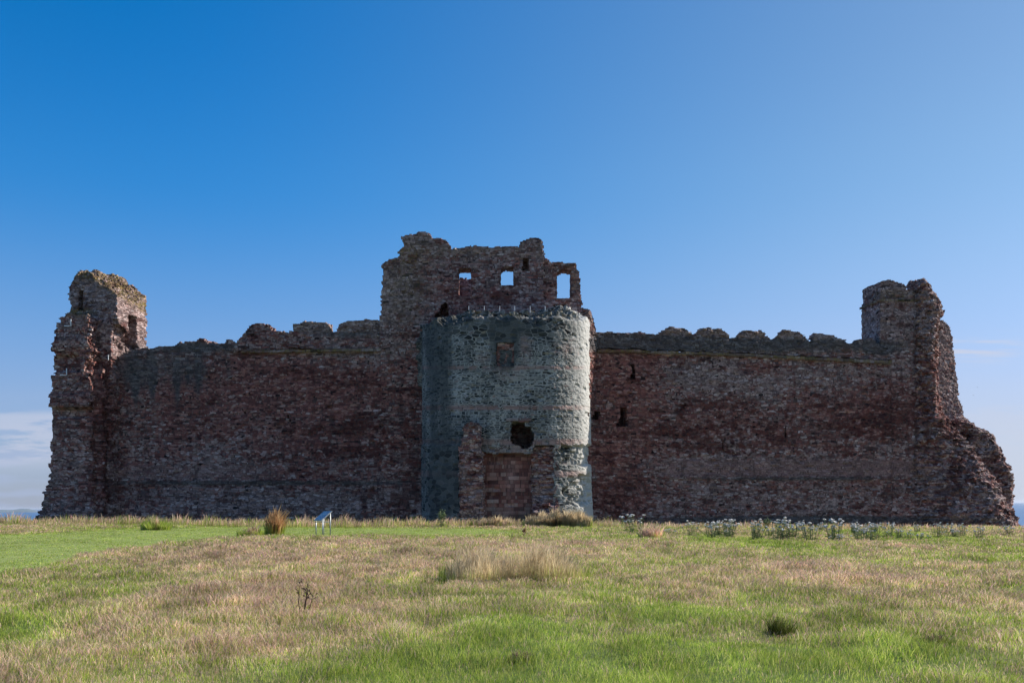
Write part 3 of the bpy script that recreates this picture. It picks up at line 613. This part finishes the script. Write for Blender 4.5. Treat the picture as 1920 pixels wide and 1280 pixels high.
# ------------------------------------------------------------------ terrain
def hterrain(x, y):
    zc = .23-.0125*np.clip(x, -80, 80)
    s = 1-np.exp(-np.maximum(y-5, 0)/20)
    h = zc*s
    mown = mown_f(x, y)
    h = h+(.16*(fbm(x/5, y/5, 0, 31, 2)-.5)+.20*(fbm(x/1.1, y/1.1, 0, 33, 2)-.5)*np.clip((70-y)/40, .4, 1))*(1-.8*mown)
    h = h-3.2*sst(y, 61.5, 73)+1.2*sst(y, 76, 83)
    # cliffs down to the sea behind and beside the castle
    e = 118+10*(fbm(x/14, 0, 0, 40)-.5)
    side = np.abs(x)
    ex = 58+8*(fbm(y/10, 3, 0, 41)-.5)
    c = np.maximum(sst(y, e, e+14), sst(y, 66, 90)*sst(side, ex, ex+25))
    c = np.maximum(c, sst(side, 180, 230))
    return h-33*c
def mown_f(x, y):
    px, py = project(x, y, .33+0*x)
    c = np.interp(px, [-400, 0, 150, 300, 480, 700, 900, 1100], [1050, 1036, 1020, 1005, 997, 994, 994, 994])
    hw = np.interp(px, [-400, 0, 150, 300, 480, 700, 900, 1000], [34, 30, 20, 13, 9, 6, 6, 0.5])
    return sst(np.abs(py-c+2*(vn(x/2, y/2)-.5)), hw+2, hw-2)*(px < 980)*(y > 8)
def tan_map(x, y):
    """share of dry pinkish seeding grass, with patches at their places in the field"""
    px, py = project(x, y, .25+0*x)
    m = .43+1.35*(fbm(x/4.5, y/9, 0, 51)-.5)+.8*(fbm(x/1.0, y/1.6, 0, 52)-.5)
    m += blob(px, py, [(480, 1045, 350, 20, .55), (1500, 1062, 380, 26, .45), (1200, 1035, 250, 12, .4), (950, 1080, 170, 28, .35), (560, 1120, 250, 26, .25), (450, 1180, 160, 14, .15), (100, 1080, 100, 16, .3), (720, 1110, 120, 12, .2), (1250, 1165, 130, 16, .25),
                        (1850, 1150, 90, 60, .1), (970, 970, 140, 14, .6), (100, 985, 140, 9, .35), (640, 1165, 200, 26, .25), (1600, 1235, 100, 30, .1)])
    m -= blob(px, py, [(1300, 1130, 190, 16, .6), (800, 1225, 180, 50, .5), (1380, 1205, 260, 25, .45), (40, 1165, 70, 30, .6), (170, 1225, 160, 30, .25), (1250, 1255, 260, 22, .35), (230, 1100, 70, 8, .4), (1380, 1010, 260, 12, .35), (1700, 1180, 120, 40, .1), (650, 1010, 300, 10, .1), (960, 1150, 120, 20, .3), (1000, 1010, 150, 6, .25)])
    return np.clip(m, 0, 1)*(1-mown_f(x, y))
xs = np.unique(np.concatenate([np.linspace(-260, -50, 60), np.linspace(-50, 50, 420), np.linspace(50, 260, 60)]))
ys = np.unique(np.concatenate([np.linspace(-160, -5, 30), np.linspace(-5, 70, 420), np.linspace(70, 150, 110)]))
X, Y = np.meshgrid(xs, ys, indexing='ij'); Zt = hterrain(X, Y)
V = np.stack([X, Y, Zt], -1).reshape(-1, 3); n = len(ys)
I = (np.arange(len(xs)-1)[:, None]*n+np.arange(n-1)[None]).ravel()
Fq = np.stack([I, I+n, I+n+1, I+1], -1)
tm = tan_map(X.ravel(), Y.ravel()); mw = mown_f(X.ravel(), Y.ravel())
zc_ = np.stack([tm, mw, 0*tm, np.ones_like(tm)], -1)
m, t = new_mat('grass_soil')
zn = t.n('ShaderNodeAttribute', attribute_name='zone').outputs['Color']; ta, mo, _b = t.n('ShaderNodeSeparateColor', {0: zn}).outputs
g = t.n('ShaderNodeNewGeometry'); pos = g.outputs['Position']
gx, gy, gz = t.xyz(pos)
n1 = t.noise(pos, 2.2, 5.0, .65); n2 = t.noise(pos, 30.0, 3.0, .6)
gc = t.mix(n1, (.06, .09, .02, 1), (.13, .18, .04, 1)); tc = t.mix(n1, (.20, .15, .08, 1), (.34, .25, .14, 1))
c = t.mix(ta, gc, tc); c = t.mix(mo, c, t.mix(n1, (.17, .23, .06, 1), (.26, .30, .10, 1)))
c = t.mix(1.0, c, t.ramp(n2, [(.3, .7), (.7, 1.3)]), 'MULTIPLY')
steep = t.ss(t.xyz(g.outputs['True Normal'])[2], .8, .6)
c = t.mix(steep, c, t.mix(n1, (.10, .06, .05, 1), (.22, .15, .12, 1)))
finish(t, c, .95, n2, .5, .03)
tag(mesh_obj('ground', V, Fq, m, None, {'zone': ('FLOAT_COLOR', zc_)}, smooth=True), kind='structure')

# sea
m, t = new_mat('sea_water')
pos = t.n('ShaderNodeNewGeometry').outputs['Position']
mp = t.n('ShaderNodeVectorMath', {0: pos, 1: (.02, .06, 1)}, operation='MULTIPLY').outputs[0]
nz = t.noise(mp, 1.0, 6.0, .65)
c = t.mix(t.noise(pos, .002, 3.0), (.012, .075, .19, 1), (.02, .11, .26, 1))
finish(t, c, .35, nz, .6, .4, .5)
S = 45000.0
rr_ = np.array([0, 60, 300, 1500, 8000, S]); aa = np.linspace(0, 2*math.pi, 49)[:-1]
V = [(0, 120, -29)]+[(r*math.cos(a), 120+r*math.sin(a), -29) for r in rr_[1:] for a in aa]
f3 = np.array([(0, 1+i, 1+(i+1) % 48) for i in range(48)])
f4 = np.array([(1+k*48+i, 1+(k+1)*48+i, 1+(k+1)*48+(i+1) % 48, 1+k*48+(i+1) % 48) for k in range(4) for i in range(48)])
tag(mesh_obj('sea', V, [f3, f4], m), kind='structure')
# far coast across the water
m_coast = simple('coast_land', (.10, .15, .17), .9, 0, .3, .004)
nx = 120; V = []; F4 = []
for i in range(nx+1):
    px = -160+i*(79+160)/nx; Yc = 9000
    e = math.sin(min(1, (nx-i)/14)*math.pi/2)*math.sin(min(1, (i+1)/20)*math.pi/2)
    hh = (12+26*float(fbm(i/13.0, 2, 0, 5, 4)))*e
    bx = P(px, HORY, Yc).x
    for (yy, z) in ((-700, 0), (-300, hh*.75), (0, hh), (500, hh*.8), (1200, 0)): V.append((bx*(1+yy/Yc), Yc+yy, -29.5+z))
for i in range(nx):
    for k in range(4): a = i*5+k; F4.append((a, a+5, a+6, a+1))
tag(mesh_obj('far_coast', V, np.array(F4), m_coast, smooth=True), kind='structure')

# ------------------------------------------------------------------ grass
m_gr, t = new_mat('grass_blade')
gc_ = t.n('ShaderNodeAttribute', attribute_name='tint').outputs['Color']
dfs = t.n('ShaderNodeBsdfDiffuse', {0: gc_}); trn = t.n('ShaderNodeBsdfTranslucent', {0: gc_})
t.n('ShaderNodeOutputMaterial', {0: t.n('ShaderNodeMixShader', {0: .42, 1: dfs.outputs[0], 2: trn.outputs[0]})})
GREEN = np.array([[.32, .42, .060], [.43, .50, .090], [.23, .34, .060], [.52, .51, .18]])
TAN = np.array([[.70, .46, .33], [.70, .42, .34], [.70, .52, .35], [.68, .46, .38], [.76, .61, .43]])
def blades(x, y, hgt, tan, seed, wk=1.0, lean=.35, z0=None, green=GREEN, tanc=TAN):
    r = np.random.default_rng(seed); N = len(x)
    z = hterrain(x, y) if z0 is None else z0
    dist = np.sqrt(x*x+y*y)
    a = r.random(N)*2*math.pi; isT = r.random(N) < tan
    wd = np.maximum(.0022, .00026*dist)*(.7+.6*r.random(N))*wk
    wx, wy = np.cos(a)*wd, np.sin(a)*wd
    l = lean*hgt*(.3+r.random(N)); b = r.random(N)*2*math.pi
    lx, ly = np.cos(b)*l+.12*hgt, np.sin(b)*l
    k1 = np.where(isT, .35, 1.0); k2 = np.where(isT, 1.15, .8); hm = np.where(isT, .72, .55)
    B = np.stack([x, y, z-.02], -1)
    W = np.stack([wx, wy, 0*wx], -1)
    Mi = np.stack([x+lx*.45, y+ly*.45, z+hgt*hm], -1); T_ = np.stack([x+lx, y+ly, z+hgt], -1)
    V = np.stack([B-W*k1[:, None], B+W*k1[:, None], Mi+W*k2[:, None], Mi-W*k2[:, None], T_], 1)
    gi = green[r.integers(0, len(green), N)]; ti = tanc[r.integers(0, len(tanc), N)]
    br = (.6+.7*r.random(N)*(.6+.8*vn(x/.35, y/.45, 0, 71)))[:, None]
    patch = ((.82+.4*fbm(x/2.5, y/4, 0, 77))*(.66+.8*fbm(x/.5, y/.8, 0, 78, 2)))[:, None]
    top = np.where(isT[:, None], ti, gi)*br*patch
    bot = np.where(isT[:, None], ti*.5+gi*.5, gi*.95)*br*patch
    mid = np.where(isT[:, None], ti*.9, gi)*br*patch
    Cc = np.stack([bot, bot, mid, mid, top], 1)
    Cc = np.concatenate([Cc, np.ones(Cc.shape[:2]+(1,))], -1)
    i = np.arange(N)[:, None]*5
    return V.reshape(-1, 3), Cc.reshape(-1, 4), i+np.array([[0, 1, 2, 3]]), i+np.array([[3, 2, 4]])
def grass_obj(name, sets, parent=None):
    V = []; Cc = []; Q = []; T3 = []; n = 0
    for v, c, q, t3 in sets: V.append(v); Cc.append(c); Q.append(q+n); T3.append(t3+n); n += len(v)
    return mesh_obj(name, np.concatenate(V), [np.concatenate(Q), np.concatenate(T3)], m_gr, parent, {'tint': ('FLOAT_COLOR', np.concatenate(Cc))})
def scatter(N, y0, y1, pw, seed, ext=.56):
    r = np.random.default_rng(seed)
    u = r.random(N); e = 2-pw
    y = (y0**e+u*(y1**e-y0**e))**(1/e)
    x = (r.random(N)*2-1)*(ext*y+2.5)
    return x, y
sets = []
x, y = scatter(1150000, 6.0, 64.5, 1.35, 101)
tm = tan_map(x, y); mw = mown_f(x, y)
keep = RNG.random(len(x)) > mw*.55; x, y, tm, mw = x[keep], y[keep], tm[keep], mw[keep]
clump = fbm(x/.45, y/.6, 0, 61, 2)
hg = (.03+.15*clump**2.2)*(1-tm)+(.05+.20*clump**1.5)*tm
hg = hg*(1-.72*mw)*(.65+.7*RNG.random(len(x)))
edge = sst(y, 56, 61)
hg = hg*(1+.5*edge)
sets.append(blades(x, y, hg, np.clip(tm*.95, 0, 1)*.72+.03, 102, lean=.75))
# dense tall fringe along the lip of the ditch
x = (RNG.random(26000)*2-1)*38; y = 60.3+RNG.random(26000)*3.2
px, _ = project(x, y, .4+0*x)
tt = np.clip(.55+.4*(fbm(x/3, y, 0, 66)-.5)*2, 0, 1)
sets.append(blades(x, y, (.16+.75*fbm(x/1.0, y/1.2, 0, 67)**1.6)*(.6+.8*RNG.random(len(x)))*np.interp(px, [0, 1100, 1300, 1900], [1, 1, .75, .6]), tt, 103, .8))
tag(grass_obj('meadow_grass', sets), 'rough meadow of green and pinkish dry grass in front of the castle', 'grass', kind='stuff')

def tuft(name, px, py, Yd, rad, hgt, N, tan, label, seed, lean=.35, tanc=TAN, green=GREEN, ry=None, wk=1.0):
    c = P(px, py, Yd); r = np.random.default_rng(seed)
    a = r.random(N)*2*math.pi; q = np.sqrt(r.random(N))
    x = c.x+np.cos(a)*q*rad; y = c.y+np.sin(a)*q*(ry or rad)
    h = hgt*(1-.4*q**2)*(.35+.8*r.random(N))*(.6+.8*vn(x/.25, y/.25, 0, seed))
    s = blades(x, y, h, np.full(N, tan), seed, wk, lean, None, green, tanc)
    o = grass_obj(name, [s]); tag(o, label, 'grass clump'); return o
STRAW = np.array([[.68, .54, .34], [.60, .46, .28], [.74, .62, .40]])
ORNG = np.array([[.58, .34, .17], [.64, .42, .22], [.50, .28, .14]])
tuft('grass_clump', 515, 1010, 46, .42, 1.0, 900, .9, 'tall orange brown dry grass clump standing left of the information board', 201, .35, ORNG)
tuft('grass_clump', 292, 996, 53, .75, .55, 1800, .05, 'rounded green grass tussock at the far edge of the mown strip on the left', 202, .5)
tuft('grass_clump', 965, 1110, 19.5, 1.5, .66, 4200, .85, 'pale straw coloured tall grass patch in the middle of the meadow', 203, .35, STRAW, ry=.9, wk=.8)
tuft('grass_clump', 1045, 988, 60.5, 2.1, .95, 5200, .97, 'thick tan seeding grass in front of the sunlit right corner of the round tower', 204, .3, STRAW*.95, ry=.6)
tuft('grass_clump', 925, 988, 61, 1.4, .62, 2000, .9, 'low tan grass in front of the blocked doorway of the tower', 205, .3, STRAW, ry=.6)
tuft('grass_clump', 1465, 1212, 11.5, .15, .20, 400, .0, 'small dark green tussock beside a burrow in the right foreground', 206, .6, green=GREEN*.3)
tuft('grass_clump', 1748, 1258, 10.2, .16, .18, 400, .25, 'dark tangled tussock near the bottom right corner', 207, .7, green=GREEN*.5, tanc=TAN*.35)
tuft('grass_clump', 975, 1272, 9.8, .12, .12, 260, .7, 'brown withered tussock at the bottom centre', 208, .7, tanc=TAN*.4, green=GREEN*.5)
tuft('grass_clump', 1220, 1010, 41, .5, .55, 600, .8, 'thin tan grass spray before the right curtain wall, left of the white flowers', 209, .6)
tuft('grass_clump', 470, 1012, 44, .6, .45, 700, .3, 'grey green grass clump just left of the orange one', 210, .5)

# ------------------------------------------------------------------ information board
m_pan, t = new_mat('board_print')
pos = t.n('ShaderNodeTexCoord').outputs['Object']
bk = t.n('ShaderNodeTexBrick', {'Vector': pos, 'Scale': 9.0, 'Color1': (.66, .66, .64, 1), 'Color2': (.82, .80, .76, 1), 'Mortar': (.35, .40, .48, 1), 'Mortar Size': .05}).outputs[0]
c = t.mix(t.ss(t.noise(pos, 7.0, 2.0), .45, .6), bk, (.25, .33, .45, 1))
t.n('ShaderNodeOutputMaterial', {0: t.n('ShaderNodeBsdfPrincipled', {'Base Color': c, 'Roughness': .6, 'Specular IOR Level': .15})})
YB = 45.0
ib = tag(empty('information_board', tuple(P(605, 1000, YB))), 'slanted blue and white visitor information board on a grey metal frame in the grass', 'sign')
e1 = Vector((.57, -.82, 0)).normalized()*.82; e2 = Vector((.82, .57, 0)).normalized()*.50+Vector((0, 0, .40))
p0 = P(588.5, 974.5, YB+.33)
nrm = e1.cross(e2).normalized()
def bx(name, c, a, b, cc, mat, par=ib):
    mb = MB(); mb.obox(c, a, b, cc); return mb.build(name, mat, par)
ctr = p0+e1/2+e2/2
bx('frame', ctr-nrm*.022, e1*.52, e2*.53, nrm*.018, M_STEEL)
bx('panel', ctr, e1*.49, e2*.49, nrm*.008, m_pan)
legs = []
for (s, q) in ((.06, .12), (.94, .12), (.06, .86), (.94, .86)):
    tp = p0+e1*s+e2*q-nrm*.04; g0 = float(hterrain(np.array(tp.x), np.array(tp.y)))
    mb = MB(); mb.tube((tp.x, tp.y, g0-.1), tp, .028, .028, 8); mb.build('leg', M_STEEL, ib, True); legs.append(tp)
zb = legs[0].z-.10
for i, j in ((0, 1), (1, 3), (3, 2), (2, 0)):
    mb = MB(); mb.tube((legs[i].x, legs[i].y, zb), (legs[j].x, legs[j].y, zb), .020, .020, 6); mb.build('crossbar', M_STEEL, ib)

# stone slab by the pier
s_ = P(848, 987, 60.8)
mb = MB(); mb.obox(s_, (.95, 0, 0), (0, .5, 0), (0, .0, .05))
tag(mb.build('stone_slab', simple('pale_stone', (.42, .40, .36), .9), None), 'flat pale stone slab in the grass at the foot of the broken pier', 'slab')

# ------------------------------------------------------------------ flowering weeds, dead stalks
M_STEM = simple('green_stem', (.10, .14, .06), .8, 0, .3)
M_LEAFG = simple('grey_green_leaf', (.17, .22, .09), .8, 0, .35)
M_FLW = simple('white_fluff', (.56, .53, .49), .9, 0, .2)
M_DEAD = simple('dead_stalk', (.085, .05, .035), .9, 0, .4)
M_DOCK = simple('rusty_seed', (.19, .075, .035), .9, 0, .3)
def weed(seed, ht=.75, spread=.55, n=14):
    r = random.Random(seed); root = empty('flowering_weed')
    st = MB(); lf = MB(); heads = []
    for i in range(n):
        a = r.random()*6.28; s = spread*r.random(); b = Vector((math.cos(a)*s*.5, math.sin(a)*s*.5, -.05)); h = ht*(.65+.4*r.random())
        tp = b+Vector((math.cos(a)*s*.5+.05, math.sin(a)*s*.5, h)); st.tube(b, tp, .009, .006, 4)
        for k in range(9):
            q = b.lerp(tp, .08+.09*k+.04*r.random()); aa_ = r.random()*6.28
            lf.leaf(q, (math.cos(aa_), math.sin(aa_), .35), .045, .17*(1-.05*k))
        heads.append((tp, r.uniform(.042, .075)))
    st.build('stems', M_STEM, root); lf.build('leaves', M_LEAFG, root)
    for q, s in heads:
        hb = MB(); hb.ball(q, s, 9, .45)
        hb.v = [tuple(Vector(v)+(Vector(v)-q)*r.uniform(-.45, .35)+Vector((0, 0, r.uniform(-.02, .02)))) for v in hb.v]
        hb.build('flower_head', M_FLW, root)
    return root
def copy_tree(o):
    c = o.copy(); C.objects.link(c)
    for ch in list(o.children):
        k = ch.copy(); C.objects.link(k); k.parent = c; k.matrix_parent_inverse = ch.matrix_parent_inverse.copy()
    return c
protos = [weed(1), weed(2, .6, .8, 18), weed(3, .85, .4, 11)]
used = [False]*3
wspots = [(1190, 995, 50, 1.15), (1297, 1008, 44, .8), (1335, 1012, 43, .8), (1352, 1005, 45, 1.05), (1368, 1010, 44, .9), (1415, 1015, 41, .9), (1424, 1010, 43, .7), (1460, 1014, 42, 1.0), (1476, 1010, 43, .95), (1490, 1012, 42, .9),
          (1521, 1020, 40, .85), (1562, 1018, 41, 1.05), (1600, 1006, 47, .7), (1615, 1020, 40, .8), (1640, 1014, 43, .8), (1665, 1010, 45, .7), (1685, 1012, 44, .6), (1758, 1014, 44, .7), (1790, 1012, 45, .6), (1835, 1018, 43, .6), (1250, 1003, 46, .5), (1500, 992, 54, .7), (1540, 990, 55, .6), (1640, 992, 54, .6), (1720, 996, 53, .5), (1575, 1022, 39, .5)]
r_ = random.Random(5)
for k in range(15): wspots.append((r_.choice((1400, 1560, 1650, 1720, 1800, 1850))+r_.uniform(-50, 50), r_.uniform(1000, 1018), r_.uniform(41, 54), r_.uniform(.4, .7)))
wspots.sort()
U1 = 'first second third fourth fifth sixth seventh eighth ninth tenth eleventh twelfth thirteenth fourteenth fifteenth sixteenth seventeenth eighteenth nineteenth'.split()
ORD = ['leftmost']+U1[1:]+[a+b for a in ('twent', 'thirt', 'fort') for b in ['ieth']+['y-'+q for q in U1[:9]]]
ORD = ORD[:len(wspots)-1]+['rightmost']
for i, (px, py, Yd, s) in enumerate(wspots):
    k = i % 3
    o = copy_tree(protos[k]) if used[k] else protos[k]; used[k] = True
    c = P(px, py, Yd); c.z = float(hterrain(np.array(c.x), np.array(c.y)))
    o.location = c; o.rotation_euler.z = random.random()*6.28; o.scale = (s*1.25, s*1.25, s*1.2)
    lab = ORD[i]+' white flowering weed'+('' if ORD[i] in ('leftmost', 'rightmost') else ' from the left')+' in the band before the right curtain wall'
    tag(o, lab, 'wildflower', 'white flowering weeds before the right curtain wall')
# grey leafy thistle beside the pier, spiky weed
def stalk(name, px, py, Yd, ht, label, cat, mat, nst, heads, seed, hr=.03, leaves=0, lm=None, sp=.12):
    r = random.Random(seed); c = P(px, py, Yd); c.z = float(hterrain(np.array(c.x), np.array(c.y)))
    root = tag(empty(name, tuple(c)), label, cat); st = MB(); hd = MB(); lf = MB()
    for i in range(nst):
        b = c+Vector((r.uniform(-.03, .03), r.uniform(-.03, .03), -.05)); tp = c+Vector((r.uniform(-sp*.6, sp)+.04, r.uniform(-sp, sp), ht*r.uniform(.7, 1)))
        md = b.lerp(tp, .5)+Vector((r.uniform(-.03, .03), 0, 0)); st.tube(b, md, .006, .005, 5); st.tube(md, tp, .005, .004, 5)
        for k in range(heads):
            q0 = md.lerp(tp, r.uniform(.35, 1)); q = q0+Vector((r.uniform(-.07, .07), r.uniform(-.06, .06), r.uniform(.02, .08)))
            st.tube(q0, q, .0035, .003, 4); hd.ball(q, hr*r.uniform(.6, 1.1), 6, 1.1)
        for k in range(leaves):
            q = b.lerp(tp, r.random()); a = r.random()*6.28; lf.leaf(q, (math.cos(a), math.sin(a), r.uniform(-.1, .7)), .06, r.uniform(.12, .25))
    st.build('stems', mat, root)
    if heads: hd.build('seed_heads', mat, root, True)
    if leaves: lf.build('leaves', lm or mat, root)
    return root
stalk('dead_thistle', 567, 1190, 13.6, .42, 'dark dead thistle stalk with several heads in the left foreground', 'dead plant', M_DEAD, 5, 5, 301, .014)
stalk('dock_plant', 981, 1012, 42, .42, 'single rusty brown dock stalk standing in front of the tower door', 'wild plant', M_DOCK, 2, 10, 302, .028, sp=.05)
stalk('thistle', 828, 988, 60, 1.05, 'leafy grey green thistle beside the broken pier of the tower', 'wild plant', M_STEM, 9, 4, 303, .05, 16, M_LEAFG, sp=.5)
stalk('thistle', 1435, 985, 59, .75, 'yellow green bushy weed at the ditch edge behind the white flowers', 'wild plant', M_STEM, 9, 2, 304, .04, 14, simple('yellow_leaf', (.19, .21, .06), .8), sp=.35)
# birds
m_b = simple('dark_feather', (.05, .05, .06), .8)
for k, (px, py, Yd, lab) in enumerate(((1833, 726, 430, 'upper tiny dark bird gliding in the sky right of the castle'), (1825, 741, 470, 'lower tiny dark bird gliding in the sky right of the castle'))):
    c = P(px, py, Yd); mb = MB()
    mb.tube(c-Vector((.0, .28, 0)), c+Vector((0, .05, .02)), .03, .08, 8); mb.tube(c+Vector((0, .05, .02)), c+Vector((0, .30, .03)), .08, .02, 8)
    for s in (-1, 1):
        mb.add([c+Vector((0, .12, .05)), c+Vector((0, -.08, .05)), c+Vector((s*.30, -.02, .20)), c+Vector((s*.30, .14, .20))], [(0, 1, 2, 3)])
        mb.add([c+Vector((s*.30, .14, .20)), c+Vector((s*.30, -.02, .20)), c+Vector((s*.62, -.08, .10))], [(0, 1, 2)])
    mb.add([c+Vector((0, -.26, 0)), c+Vector((-.10, -.46, 0)), c+Vector((.10, -.46, 0))], [(0, 1, 2)])
    tag(mb.build('bird', m_b, None), lab, 'bird')

# ------------------------------------------------------------------ sea air
m = bpy.data.materials.new('sea_air'); m.use_nodes = True; t = NT(m.node_tree)
v = t.n('ShaderNodeVolumePrincipled', {'Color': (.80, .88, 1.0, 1), 'Density': 3.2e-5, 'Anisotropy': .2})
o_ = t.n('ShaderNodeOutputMaterial'); t.t.links.new(v.outputs[0], o_.inputs['Volume'])
mb = MB(); mb.obox((0, 120, 1), (46500, 0, 0), (0, 46500, 0), (0, 0, 32))
tag(mb.build('haze', m), 'thin pale sea haze over the water and headland', 'haze', kind='stuff')
